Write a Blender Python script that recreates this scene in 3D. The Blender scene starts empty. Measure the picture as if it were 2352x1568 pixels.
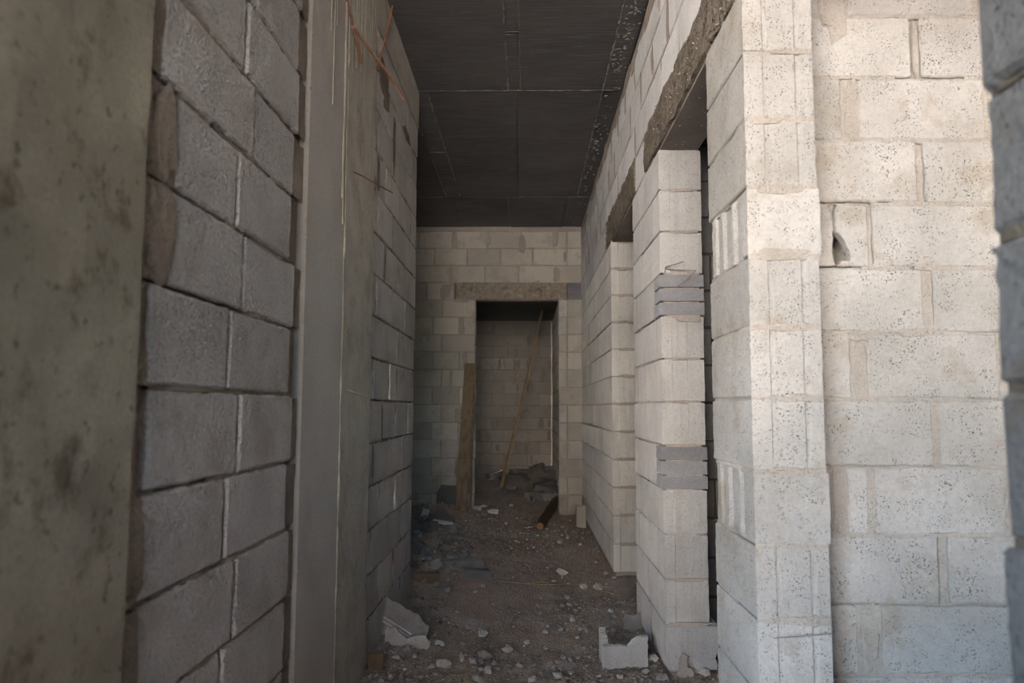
import bpy, bmesh, math, random
from mathutils import Vector, Matrix, noise
random.seed(11)
sc = bpy.context.scene
# ------------------------------------------------------------------ camera
Wd, LN, PI = 'world', 0.2, math.pi
F, P, YAW, ROLL = 1700.75, .0887, .0196, -.0033
cp, sp, cw, sw = math.cos(P), math.sin(P), math.cos(YAW), math.sin(YAW)
Xc = Vector((cw, sw, 0)); Uc = Vector((sp*sw, -sp*cw, cp)); Fc = Vector((-sw*cp, cw*cp, sp))
Rv = math.cos(ROLL)*Xc - math.sin(ROLL)*Uc; Uv = math.sin(ROLL)*Xc + math.cos(ROLL)*Uc
cd = bpy.data.cameras.new('camera'); cam = bpy.data.objects.new('camera', cd); sc.collection.objects.link(cam)
m3 = Matrix((Rv, Uv, -Fc)).transposed()
cam.matrix_world = Matrix.Translation((0, 0, 1.2)) @ m3.to_4x4()
cd.sensor_width = 36; cd.lens = F*36/2352; cd.clip_start = .02; cd.clip_end = 500
cd.dof.use_dof = True; cd.dof.focus_distance = 3.6; cd.dof.aperture_fstop = 3.0
sc.camera = cam
# ------------------------------------------------------------------ sky, sun, exposure
w = bpy.data.worlds.new('world'); sc.world = w; w.use_nodes = True
nt = w.node_tree; bg = nt.nodes['Background']
sky = nt.nodes.new('ShaderNodeTexSky'); sky.sky_type = 'NISHITA'; sky.sun_disc = False
sky.sun_elevation = math.radians(48); sky.sun_rotation = math.radians(40); sky.dust_density = 2.8; sky.air_density = 1.0
nt.links.new(sky.outputs[0], bg.inputs[0]); bg.inputs[1].default_value = .33
sl = bpy.data.lights.new('sun', 'SUN'); sl.energy = 6.5; sl.angle = .01; sl.color = (1, .95, .88)
so = bpy.data.objects.new('sun', sl); sc.collection.objects.link(so)
so.rotation_euler = Vector((-.55, -.62, -1.0)).to_track_quat('-Z', 'Y').to_euler(); so.location = (4, 2, 9)
sc.view_settings.view_transform = 'Standard'; sc.view_settings.look = 'None'
sc.view_settings.exposure = 4.22; sc.view_settings.gamma = 1; sc.view_settings.use_curve_mapping = False
sc.cycles.max_bounces = 8; sc.cycles.diffuse_bounces = 7; sc.cycles.use_denoising = True
sc.cycles.sample_clamp_indirect = 6

# ------------------------------------------------------------------ materials
def mat(name, c1, c2, stain=None, stain_amt=.3, stain_scale=7, pore=0., pore_scale=170, bump=.4, bscale=220,
        rnd=.12, streak=0., big=4., rough=.95, dr=1., coarse=0., stretch=None, spec=.2, dist=.002):
    m = bpy.data.materials.new(name); m.use_nodes = True; t = m.node_tree; N = t.nodes; L = t.links
    b = N['Principled BSDF']; b.inputs['Roughness'].default_value = rough; b.inputs['Specular IOR Level'].default_value = spec; b.inputs['Diffuse Roughness'].default_value = dr
    g = N.new('ShaderNodeNewGeometry'); pos = g.outputs['Position']
    def nz(scale, det=4, vec=None, rgh=.55):
        n = N.new('ShaderNodeTexNoise'); n.inputs['Scale'].default_value = scale; n.inputs['Detail'].default_value = det
        n.inputs['Roughness'].default_value = rgh; L.new(vec or pos, n.inputs['Vector']); return n.outputs['Fac']
    def ramp(src, a, bb):
        r = N.new('ShaderNodeMapRange'); r.inputs['From Min'].default_value = a; r.inputs['From Max'].default_value = bb
        r.interpolation_type = 'SMOOTHSTEP'; L.new(src, r.inputs['Value']); return r.outputs['Result']
    def mul(a, k):
        q = N.new('ShaderNodeMath'); q.operation = 'MULTIPLY'
        L.new(a, q.inputs[0])
        if isinstance(k, (int, float)): q.inputs[1].default_value = k
        else: L.new(k, q.inputs[1])
        return q.outputs[0]
    def mix(f, a, bb, mode='MIX'):
        q = N.new('ShaderNodeMix'); q.data_type = 'RGBA'; q.blend_type = mode
        if isinstance(f, (int, float)): q.inputs[0].default_value = f
        else: L.new(f, q.inputs[0])
        for v, i in ((a, 6), (bb, 7)):
            if isinstance(v, tuple): q.inputs[i].default_value = (*v, 1)
            else: L.new(v, q.inputs[i])
        return q.outputs[2]
    def vecscale(s):
        q = N.new('ShaderNodeVectorMath'); q.operation = 'MULTIPLY'; q.inputs[1].default_value = s; L.new(pos, q.inputs[0]); return q.outputs[0]
    c = mix(ramp(nz(big, 5), .3, .7), c1, c2)
    c = mix(mul(ramp(nz(90, 3), .3, .75), .35), c, tuple(x*.72 for x in c1))
    if stain:
        f = mul(ramp(nz(stain_scale, 6, rgh=.65), .52, .68), stain_amt); c = mix(f, c, stain)
    if streak:
        c = mix(mul(ramp(nz(26, 4, vecscale((1, 1, .09))), .48, .72), streak), c, tuple(x*.5 for x in c1))
    hgt = None
    if stretch:
        s = nz(60, 5, vecscale(stretch)); hgt = s
        c = mix(mul(ramp(s, .45, .75), .45), c, tuple(min(1, x*1.7) for x in c2))
    if pore:
        pn = ramp(nz(pore_scale, 2, rgh=.5), .60, .68); pm = mul(pn, ramp(nz(22, 2), .35, .6))
        c = mix(mul(pm, pore), c, tuple(x*.22 for x in c1))
    if rnd:
        oi = N.new('ShaderNodeObjectInfo'); r = N.new('ShaderNodeMapRange'); L.new(oi.outputs['Random'], r.inputs['Value'])
        r.inputs['To Min'].default_value = 1-rnd; r.inputs['To Max'].default_value = 1+rnd*.6
        v = N.new('ShaderNodeVectorMath'); v.operation = 'SCALE'; L.new(c, v.inputs[0]); L.new(r.outputs[0], v.inputs['Scale']); c = v.outputs[0]
    L.new(c, b.inputs['Base Color'])
    bp = N.new('ShaderNodeBump'); bp.inputs['Strength'].default_value = bump; bp.inputs['Distance'].default_value = dist
    h = nz(bscale, 3, rgh=.6)
    if coarse:
        a = N.new('ShaderNodeMath'); a.operation = 'ADD'; L.new(h, a.inputs[0]); L.new(mul(nz(75, 3), coarse), a.inputs[1]); h = a.outputs[0]
    if pore:
        a = N.new('ShaderNodeMath'); a.operation = 'SUBTRACT'; L.new(h, a.inputs[0]); L.new(mul(pm, 1.2), a.inputs[1]); h = a.outputs[0]
    if hgt:
        a = N.new('ShaderNodeMath'); a.operation = 'ADD'; L.new(h, a.inputs[0]); L.new(mul(hgt, 1.4), a.inputs[1]); h = a.outputs[0]
    L.new(h, bp.inputs['Height']); L.new(bp.outputs[0], b.inputs['Normal'])
    return m
M = {
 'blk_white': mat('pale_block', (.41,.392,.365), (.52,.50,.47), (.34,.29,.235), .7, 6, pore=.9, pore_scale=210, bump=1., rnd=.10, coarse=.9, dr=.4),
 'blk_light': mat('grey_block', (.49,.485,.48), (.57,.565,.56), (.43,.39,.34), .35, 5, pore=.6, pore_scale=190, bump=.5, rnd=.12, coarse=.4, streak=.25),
 'blk_left':  mat('rough_grey_block', (.40,.37,.345), (.50,.465,.435), (.31,.26,.215), .5, 5, pore=.3, pore_scale=140, bump=1., bscale=130, rnd=.10, coarse=2.2, dist=.007),
 'blk_rfar':  mat('grey_block_lightened', (.66,.64,.61), (.74,.715,.68), (.54,.48,.41), .35, 5, pore=.5, pore_scale=190, bump=.5, rnd=.12, coarse=.4, streak=.3),  # same grey block, colour lightened to offset weaker light deep in the corridor
 'blk_lfar':  mat('rough_grey_block_lightened', (.58,.535,.495), (.68,.63,.59), (.42,.37,.31), .5, 5, pore=.25, pore_scale=140, bump=1., bscale=150, rnd=.14, coarse=2., dist=.006),  # same rough block, colour lightened to offset low light past the column
 'blk_back':  mat('dusty_block', (.60,.56,.50), (.70,.66,.585), (.36,.30,.235), .5, 4, pore=.3, rnd=.16, bump=.4),
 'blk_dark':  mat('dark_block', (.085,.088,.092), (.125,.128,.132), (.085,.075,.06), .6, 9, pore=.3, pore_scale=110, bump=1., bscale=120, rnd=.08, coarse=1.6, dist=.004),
 'thin':      mat('dense_grey_brick', (.27,.27,.29), (.33,.33,.35), (.38,.36,.34), .3, 12, pore=.3, rnd=.18, bump=.4),
 'mortar':    mat('mortar', (.42,.375,.335), (.52,.47,.425), (.36,.31,.27), .5, 12, pore=.25, bump=.9, rnd=0, coarse=1.2, dist=.004),
 'mortar_pale': mat('pale_mortar', (.37,.335,.295), (.46,.42,.375), (.31,.265,.22), .6, 10, pore=.35, bump=.9, rnd=0, coarse=1.2, dist=.004),
 'mortar_dark': mat('brown_mortar', (.21,.168,.13), (.30,.245,.195), (.15,.115,.085), .5, 12, pore=.2, bump=1., rnd=0, coarse=1.5, dist=.005),
 'mortar_mid': mat('dull_brown_mortar', (.29,.245,.205), (.38,.33,.28), (.22,.18,.145), .6, 12, pore=.3, bump=1., rnd=0, coarse=1.4, dist=.004),
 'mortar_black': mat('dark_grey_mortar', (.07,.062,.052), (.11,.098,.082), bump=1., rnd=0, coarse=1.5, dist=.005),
 'smooth':    mat('smooth_concrete', (.29,.262,.238), (.355,.325,.295), (.24,.21,.185), .5, 3, bump=.12, rnd=0, big=2, pore=.15, pore_scale=60, rough=.8),
 'form':      mat('formed_concrete', (.285,.256,.215), (.36,.328,.28), (.19,.165,.13), .6, 6, bump=.4, rnd=0, big=7, pore=.3, pore_scale=50, coarse=1.),
 'olive':     mat('stained_concrete', (.205,.182,.138), (.285,.256,.198), (.09,.068,.045), .75, 9, bump=.35, rnd=0, big=5, pore=.5, pore_scale=38, coarse=1.),
 'rough':     mat('rough_brown_concrete', (.31,.262,.21), (.49,.425,.35), (.17,.135,.10), .8, 14, bump=1., rnd=0, coarse=3., dist=.014, pore=.6, pore_scale=70, big=22),
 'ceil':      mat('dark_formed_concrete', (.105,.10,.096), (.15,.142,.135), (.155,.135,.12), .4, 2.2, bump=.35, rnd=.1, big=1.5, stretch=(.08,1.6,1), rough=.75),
 'ceilwood':  mat('dark_soffit_concrete', (.18,.16,.145), (.24,.21,.19), (.14,.12,.10), .4, 4, bump=.5, rnd=0, coarse=1.),
 'fin':       mat('cement_drip_pale', (.34,.30,.24), (.48,.43,.35), bump=.5, rnd=0),
 'ceilfin':   mat('dull_joint_ridge', (.20,.185,.165), (.30,.28,.25), bump=.5, rnd=0),
 'dirt':      mat('brown_dirt', (.38,.30,.245), (.47,.385,.33), (.48,.44,.405), .85, 2.2, bump=1., bscale=60, rnd=0, big=1.3, coarse=1.2, dist=.012),
 'stone':     mat('rubble_stone', (.40,.375,.35), (.55,.52,.49), (.33,.28,.24), .5, 20, bump=.7, rnd=.35, pore=.3, coarse=1.),
 'gravel':    mat('gravel', (.25,.215,.19), (.38,.345,.315), (.2,.17,.14), .7, 14, bump=.6, rnd=0, big=30),
 'rub':       mat('grey_rubble', (.22,.215,.21), (.32,.31,.30), (.22,.18,.15), .5, 12, bump=.7, rnd=.3, coarse=1.),
 'rust':      mat('rusty_steel', (.17,.085,.055), (.24,.13,.085), (.09,.05,.035), .5, 40, bump=.5, rnd=0, rough=.8),
 'wire':      mat('tie_wire', (.18,.16,.14), (.25,.22,.19), bump=.1, rnd=0, rough=.5, spec=.5),
 'wood':      mat('weathered_plank_wood', (.25,.19,.125), (.34,.265,.18), (.15,.10,.06), .5, 8, bump=.4, rnd=.1, streak=.7),
 'bamboo':    mat('pale_cane', (.38,.28,.165), (.47,.355,.22), (.25,.17,.10), .5, 10, bump=.3, rnd=0),
 'bark':      mat('dark_bark', (.085,.055,.035), (.125,.085,.055), (.05,.03,.02), .5, 15, bump=1., rnd=0, coarse=2, dist=.006),
 'bark_light': mat('dull_brown_wood', (.17,.115,.075), (.24,.17,.115), bump=.5, rnd=0, coarse=1.),
 'raw':       mat('cut_wood', (.42,.22,.11), (.50,.29,.16), bump=.3, rnd=0),
 'white':     mat('white_plaster', (.62,.60,.56), (.72,.70,.66), (.4,.36,.3), .4, 14, bump=.5, rnd=.1),
 'leaf':      mat('dull_green_leaf', (.07,.12,.03), (.10,.16,.05), bump=.1, rnd=.1),
 'bounce_wall':    mat('bounce_plaster', (.80,.76,.70), (.84,.80,.74), bump=.2, rnd=0),  # very pale so the added outside wall throws more light in
 'ground':    mat('sunlit_ground', (.42,.37,.32), (.50,.45,.40), (.36,.31,.26), .5, .6, bump=.5, rnd=0),
}

# ------------------------------------------------------------------ helpers
C = sc.collection
def link(name, me, m, parent=None, loc=(0, 0, 0)):
    o = bpy.data.objects.new(name, me); C.objects.link(o)
    if m is not None and me is not None and not me.materials: me.materials.append(M[m])
    o.location = loc
    if parent is not None:
        o.parent = parent; o.location = Vector(loc) - Vector(parent.location)
    return o
def tag(o, label=None, cat=None, group=None, kind=None):
    if label: o['label'] = label
    if cat: o['category'] = cat
    if group: o['group'] = group
    if kind: o['kind'] = kind
    return o
class MB:
    def __init__(s): s.v = []; s.f = []
    def add(s, vs, fs):
        n = len(s.v); s.v += [tuple(p) for p in vs]; s.f += [tuple(i+n for i in f) for f in fs]
    def box(s, a, b):
        x0, y0, z0 = a; x1, y1, z1 = b
        s.add([(x0,y0,z0),(x1,y0,z0),(x1,y1,z0),(x0,y1,z0),(x0,y0,z1),(x1,y0,z1),(x1,y1,z1),(x0,y1,z1)],
              [(0,3,2,1),(4,5,6,7),(0,1,5,4),(1,2,6,5),(2,3,7,6),(3,0,4,7)])
    def tube(s, pts, rad, n=6):
        pts = [Vector(p) for p in pts]; rings = []
        for i, p in enumerate(pts):
            d = (pts[min(i+1, len(pts)-1)] - pts[max(i-1, 0)]).normalized()
            a = d.cross(Vector((0, 0, 1)) if abs(d.z) < .9 else Vector((1, 0, 0))).normalized(); b = d.cross(a)
            r = rad[i] if isinstance(rad, (list, tuple)) else rad
            rings.append([p + r*(math.cos(2*PI*k/n)*a + math.sin(2*PI*k/n)*b) for k in range(n)])
        fs = [tuple(range(n)), tuple((len(pts)-1)*n + k for k in reversed(range(n)))]
        for i in range(len(pts)-1):
            for k in range(n): fs.append((i*n+k, i*n+n+k, i*n+n+(k+1) % n, i*n+(k+1) % n))
        s.add([q for r in rings for q in r], fs)
    def mesh(s, name, org=(0, 0, 0), fixn=True):
        me = bpy.data.meshes.new(name); ox, oy, oz = org
        me.from_pydata([(x-ox, y-oy, z-oz) for x, y, z in s.v], [], s.f)
        if fixn:
            b = bmesh.new(); b.from_mesh(me); bmesh.ops.recalc_face_normals(b, faces=b.faces); b.to_mesh(me); b.free()
        me.update(); return me
    def build(s, name, m, parent=None, loc=None):
        if loc is None:
            xs = [p[0] for p in s.v]; ys = [p[1] for p in s.v]; zs = [p[2] for p in s.v]
            loc = ((min(xs)+max(xs))/2, (min(ys)+max(ys))/2, min(zs))
        return link(name, s.mesh(name, loc), m, parent, loc)

def extrude_outline(mb, out, fr, t, bev, jit=0):
    """outline points (u,z) ccw, drawn in frame fr(u,z,d): bevelled front, plain back at -t"""
    n = len(out); cu = sum(p[0] for p in out)/n; cz = sum(p[1] for p in out)/n
    ins = []
    for i, p in enumerate(out):
        a = out[i-1]; b = out[(i+1) % n]
        tx, tz = b[0]-a[0], b[1]-a[1]; l = math.hypot(tx, tz) or 1
        ins.append((p[0] - tz/l*bev, p[1] + tx/l*bev))
    vs = [fr(u, z, random.uniform(-jit, jit)*.4) for u, z in ins] + [fr(u, z, -bev) for u, z in out] + [fr(u, z, -t) for u, z in out]
    fs = [tuple(range(n)), tuple(2*n + i for i in reversed(range(n)))]
    for i in range(n):
        j = (i+1) % n
        fs += [(i, n+i, n+j, j), (n+i, 2*n+i, 2*n+j, n+j)]
    mb.add(vs, fs)
def rect_outline(u0, u1, z0, z1, step, jit, cut=.004):
    pts = []
    def side(a, b):
        L = math.hypot(b[0]-a[0], b[1]-a[1]); k = max(1, int(L/step))
        dx, dz = (b[0]-a[0])/L, (b[1]-a[1])/L
        for i in range(k+1):
            s = cut + (L-2*cut)*i/k; o = random.uniform(-jit, jit*.6)
            pts.append((a[0]+dx*s - dz*o*-1*-1, a[1]+dz*s + dx*o*-1*-1) if False else (a[0]+dx*s + dz*o, a[1]+dz*s - dx*o))
    side((u0, z0), (u1, z0)); side((u1, z0), (u1, z1)); side((u1, z1), (u0, z1)); side((u0, z1), (u0, z0))
    return pts

class Wall:
    def __init__(s, name, O, U, N, label, core_mat='mortar'):
        s.O = Vector(O); s.U = Vector(U).normalized(); s.N = Vector(N).normalized(); s.name = name
        s.core = MB(); s.bead = MB(); s.cm = core_mat; s.blocks = []; s.label = label
    def fr(s, u, z, d=0): return s.O + s.U*u + Vector((0, 0, z)) + s.N*d
    def cbox(s, u0, u1, z0, z1, d0, d1):
        c = [s.fr(u, z, d) for z in (z0, z1) for u, d in ((u0, d0), (u1, d0), (u1, d1), (u0, d1))]
        s.core.add(c, [(0,3,2,1),(4,5,6,7),(0,1,5,4),(1,2,6,5),(2,3,7,6),(3,0,4,7)])
    def block(s, u0, u1, z0, z1, m, t=.195, step=.06, jit=.0022, bev=.004, g=.004, proud=.003, out=None):
        mb = MB(); pr = random.uniform(-proud, proud)
        fr = lambda u, z, d: s.fr(u, z, d+pr)
        o = out or rect_outline(u0+g, u1-g, z0+g, z1-g, step, jit)
        extrude_outline(mb, o, fr, t, bev, jit)
        s.blocks.append((mb, m)); return mb
    def strip(s, p, q, hw, dep=(-.008, .001), smear=.006, seg=.025):
        """mortar bead from p to q (u,z) in the joint"""
        L = math.hypot(q[0]-p[0], q[1]-p[1])
        if L < .01: return
        k = max(2, int(L/seg)); dx, dz = (q[0]-p[0])/L, (q[1]-p[1])/L; vs = []; sd = random.uniform(0, 99)
        for i in range(k+1):
            t = L*i/k; u = p[0]+dx*t; z = p[1]+dz*t
            n1 = noise.noise((t*14, sd, 0)); n2 = noise.noise((t*14, sd, 7)); n3 = noise.noise((t*9, sd, 3))
            a = hw + smear*(.5+n1); b = hw + smear*(.5+n2); d = dep[0] + (dep[1]-dep[0])*min(1, max(0, .5+n3*1.1))
            for o, dd in ((-a, -.006), (-a*.75, d), (b*.75, d + random.uniform(-.001, .001)), (b, -.006)):
                vs.append(s.fr(u - dz*o, z + dx*o, dd))
        fs = [(i*4+c, i*4+c+1, i*4+c+5, i*4+c+4) for i in range(k) for c in range(3)]
        s.bead.add(vs, fs)
    def patch(s, u, z, w, h, d=.0025, n=18):
        """ragged smear of mortar lying over the block faces"""
        sd = random.uniform(0, 99); out = []
        for i in range(n):
            a = 2*PI*i/n; k = 1 + .45*noise.noise((math.cos(a)*1.7, math.sin(a)*1.7, sd))
            c, sn = math.cos(a), math.sin(a); q = max(abs(c), abs(sn))**.6
            out.append((u + w/2*k*c/q, z + h/2*k*sn/q))
        ins = [(u+(a-u)*.8, z+(b-z)*.86) for a, b in out]
        vs = [s.fr(a, b, -.006) for a, b in out] + [s.fr(a, b, d+random.uniform(-.0008, .0008)) for a, b in ins] + [s.fr(u, z, d*1.3)]
        s.bead.add(vs, [(i, (i+1) % n, n+(i+1) % n, n+i) for i in range(n)] + [(n+i, n+(i+1) % n, 2*n) for i in range(n)])
    def rows(s, rows, m, gap=None, t=.195, smear=.006, dep=(-.008, .001), openj=0., trim=0, **kw):
        """rows: (z0, z1, [(u0,u1),...]); beads go in every joint, openj = share left open"""
        for z0, z1, segs in rows:
            for i, sg in enumerate(segs):
                u0, u1 = sg[:2]; mm = sg[2] if len(sg) > 2 else m
                s.block(u0, u1, z0, z1, mm, t=t, **kw)
                if i and random.random() > openj:
                    pu = segs[i-1][1]
                    s.strip(((pu+u0)/2, z0), ((pu+u0)/2, z1), .004+(u0-pu)/2, dep, smear)
            if segs:
                a, b = segs[0][0], segs[-1][1]-trim; x = a
                while x < b:
                    y = min(b, x + random.uniform(.15, .5))
                    if random.random() > openj: s.strip((x, z1), (y, z1), .004, dep, smear)
                    x = y
    def finish(s, extra=None, kind='structure'):
        root = s.core.build(s.name, s.cm); tag(root, s.label, 'wall', kind=kind); s.root = root
        for mb, m in s.blocks: mb.build('block', m, root)
        if s.bead.v: tag(s.bead.build('mortar_joints', s.cm, root), kind='stuff')
        return root

def plan_block(pts, z0, z1, bev=.004, rings=6, jit=.0015, g=.004):
    """block drawn by its plan outline (ccw), extruded upward with ragged arrises"""
    mb = MB(); n = len(pts); z0 += g; z1 -= g
    def inset(k):
        o = []
        for i, p in enumerate(pts):
            a = pts[i-1]; b = pts[(i+1) % n]; tx, ty = b[0]-a[0], b[1]-a[1]; l = math.hypot(tx, ty) or 1
            o.append((p[0] - ty/l*k, p[1] + tx/l*k))
        return o
    lv = [(z0, bev)] + [(z0+bev+(z1-z0-2*bev)*i/rings, 0) for i in range(rings+1)] + [(z1, bev)]
    vs = []
    for z, k in lv:
        for x, y in inset(k): vs.append((x+random.uniform(-jit, jit), y+random.uniform(-jit, jit), z))
    fs = [tuple(reversed(range(n))), tuple((len(lv)-1)*n+i for i in range(n))]
    for r in range(len(lv)-1):
        for i in range(n):
            j = (i+1) % n; fs.append((r*n+i, r*n+j, r*n+n+j, r*n+n+i))
    mb.add(vs, fs); return mb
def plan(x0, x1, y0, y1, front='rib', left='flat'):
    """plan outline of an end block: left side faces the corridor (-X), front faces -Y"""
    p = [(x0, y1)]
    L = y1-y0
    if left == 'flute':
        for a, b, d in ((.10,.14,.007),(.22,.27,.001),(.33,.38,.009),(.50,.56,.002),(.62,.67,.010),(.80,.86,.0)):
            last = p[-1][0]
            p.append((last, y1-L*a)); p.append((x0+d, y1-L*b))
    p.append((x0, y0))
    W = x1-x0
    if front == 'rib':
        p += [(x0+W*.27, y0), (x0+W*.29, y0+.005), (x0+W*.33, y0+.005), (x0+W*.35, y0+.002), (x0+W*.74, y0+.002), (x0+W*.77, y0+.008), (x0+W*.80, y0+.008), (x0+W*.84, y0)]
    elif front == 'step':
        p += [(x0+W*.24, y0), (x0+W*.27, y0+.008), (x0+W*.60, y0+.008), (x0+W*.61, y0+.010), (x0+W*.63, y0+.008)]
        return p + [(x1, y0+.008), (x1, y1)]
    return p + [(x1, y0), (x1, y1)]

K = lambda k: 1.2273 + .2*k           # course lines shared by all the walls
def even(u0, u1, off, L=.4):
    """running bond joints between u0 and u1"""
    xs = [u0]; x = off
    while x < u1 - .03:
        if x > u0 + .03: xs.append(x)
        x += L
    xs.append(u1); return list(zip(xs[:-1], xs[1:]))

# ------------------------------------------------------------------ large structure
XR, XL, ZC = .626, -.722, 3.281
WT = .2

# ceiling slab with its formwork panels
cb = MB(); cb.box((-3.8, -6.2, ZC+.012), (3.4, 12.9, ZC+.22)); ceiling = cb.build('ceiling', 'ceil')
tag(ceiling, 'dark board-marked concrete ceiling slab over the corridor', 'ceiling', kind='structure')
def panel(x0, x1, y0, y1, dz=0.):
    b = MB(); g = .004
    b.box((x0+g, y0+g, ZC-dz), (x1-g, y1-g, ZC+.02)); return b.build('panel', 'ceil', ceiling)
for y0, y1 in ((-1.0, 0.0), (0.0, 2.34)): panel(-.72, -.123, y0, y1); panel(-.123, .50, y0, y1, .003)
for a in ((-.72,-.123,2.34,4.715,.0),(-.123,-.043,2.34,4.715,-.005),(-.043,.50,2.34,4.715,.002),(.50,.626,2.34,4.715,-.006),
          (-.80,-.66,4.715,7.2,.0),(-.66,-.070,4.715,7.2,.003),(-.070,.50,4.715,7.2,.0),(.50,.626,4.715,7.2,-.006),(-1.6,-.80,4.715,7.2,-.004),(-2.8,-1.6,4.6,8.5,0),
          (-1.6,-.72,7.2,8.42,.002),(-.72,-.19,7.2,8.42,.0),(-.19,.41,7.2,8.42,.004),(.41,.626,7.2,8.42,.0)): panel(*a)
fb = MB()
def fin(p, q, r=.004, wob=.003, seg=.03):
    L = (Vector(q)-Vector(p)).length; k = max(2, int(L/seg)); pts = []; rr = []
    for i in range(k+1):
        t = i/k; pts.append(Vector(p).lerp(Vector(q), t) + Vector((random.uniform(-wob, wob), random.uniform(-wob, wob), 0)))
        rr.append(r*random.choice((.15, .3, .6, 1, 1.4)))
    fb.tube(pts, rr, 5)
zf = ZC-.002
for p, q, r in (((-.72,4.715),(.62,4.715),.004),((-.123,2.4),(-.123,4.7),.005),((-.043,2.4),(-.043,4.7),.003),((-.070,4.73),(-.070,7.2),.003),
             ((-.66,4.8),(-.66,7.2),.006),((-.80,4.8),(-.80,7.2),.004),((-.66,7.2),(.62,7.2),.005),((.50,2.4),(.50,7.2),.006),((-.19,7.2),(-.19,8.4),.002),((-.8,5.9),(-.66,5.9),.004),
             ((-.123,3.95),(-.043,3.95),.003),((-.123,3.98),(-.043,3.98),.003),((-.123,4.5),(-.043,4.5),.002)):
    fin((*p, zf), (*q, zf), r)
tag(fb.build('formwork_fins', 'ceilfin', ceiling), kind='stuff')
# lumps of concrete that leaked along the right-hand joint
lb = MB()
def hull_pts(n, rx, ry, rz, seed):
    rnd = random.Random(seed); bm = bmesh.new()
    for _ in range(n):
        v = Vector((rnd.gauss(0, 1), rnd.gauss(0, 1), rnd.gauss(0, 1))).normalized()*rnd.uniform(.8, 1)
        bm.verts.new((v.x*rx, v.y*ry, v.z*rz))
    r = bmesh.ops.convex_hull(bm, input=bm.verts)
    for v in [g for g in r['geom_interior'] if isinstance(g, bmesh.types.BMVert)]: bm.verts.remove(v)
    bm.verts.index_update(); vs = [v.co.copy() for v in bm.verts]; fs = [tuple(v.index for v in f.verts) for f in bm.faces]; bm.free()
    return vs, fs
HULLS = [hull_pts(13, 1, random.uniform(.7, 1), random.uniform(.45, .8), i) for i in range(14)]
def lump(mb, x, y, z, r, fl=.6):
    vs, fs = random.choice(HULLS); a = random.uniform(0, 6.28); c, s_ = math.cos(a), math.sin(a); q = random.uniform(.8, 1.2)
    mb.add([(x + r*(v.x*c - v.y*s_), y + r*(v.x*s_ + v.y*c)*q, z + r*v.z*fl) for v in vs], fs)
for i in range(230):
    y = random.choice((random.uniform(2.6, 8.3), random.gauss(4.1, .25), random.gauss(3.5, .3), random.gauss(5.9, .8)))
    lump(lb, .555 + random.gauss(0, .028), y, ZC-.004, random.uniform(.004, .017))
for i in range(60): lump(lb, -.66 + random.gauss(0, .03), random.uniform(4.8, 7.1), ZC-.001, random.uniform(.003, .010))
for i in range(70): lump(lb, random.uniform(-.6, .5), random.uniform(3.4, 6.5), ZC, random.uniform(.003, .007))
tag(lb.build('concrete_lumps', 'ceilfin', ceiling), kind='stuff')
eb = MB(); eb.box((.50, 2.4, ZC-.004), (.618, 4.7, ZC)); eb.build('panel', 'ceil', ceiling)

# floor: trodden dirt over a slab
def hfun(x, y):
    v = Vector((x*1.0, y*1.0, 0))
    h = .018*noise.noise(v*1.7) + .012*noise.noise(v*6.1) + .008*noise.noise(v*15) + .007*abs(noise.noise(v*33)) + .004*noise.noise(v*60)
    def bump(cx, cy, rx, ry, a):
        d = ((x-cx)/rx)**2 + ((y-cy)/ry)**2
        return a*math.exp(-d*1.2)
    h += bump(-1.15, 6.3, .55, 1.3, .17) + bump(-.95, 8.0, .55, .6, .16) + bump(-.85, 5.2, .25, .5, .05)
    h += bump(.25, 11.3, .5, 1.0, .24) + bump(-.35, 11.0, .6, 1.1, .12) + bump(0, 9.4, .7, .8, .05)
    h += bump(-.72, 3.4, .16, .9, .03) + bump(.62, 3.5, .3, .6, .015)
    return h
def axis(segs):
    out = []
    for a, b, st in segs:
        n = max(1, int(round((b-a)/st))); out += [a+(b-a)*i/n for i in range(n)]
    return out + [segs[-1][1]]
ax = axis([(-3.8, -1.5, .12), (-1.5, -.75, .03), (-.75, .9, .0135), (.9, 3.3, .2)]); ay = axis([(-6.2, -.8, .3), (-.8, 2.8, .15), (2.8, 6, .0155), (6, 9, .035), (9, 12.8, .06)])
mb = MB(); nx = len(ax)
mb.v = [(x, y, hfun(x, y)) for y in ay for x in ax]
mb.f = [(j*nx+i, j*nx+i+1, (j+1)*nx+i+1, (j+1)*nx+i) for j in range(len(ay)-1) for i in range(nx-1)]
fme = mb.mesh('floor', fixn=False)
for p in fme.polygons: p.use_smooth = True
floor = link('floor', fme, 'dirt'); tag(floor, 'uneven brown dirt floor strewn with grey gravel', 'floor', kind='structure')

# right wall: from the opening beside the camera to the back of the corridor
SOLID = lambda name, a, b, m, label, par=None: (lambda q: tag(q.build(name, m), label, 'wall', kind='structure'))((lambda q: (q.box(a, b), q)[1])(MB()))

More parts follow.
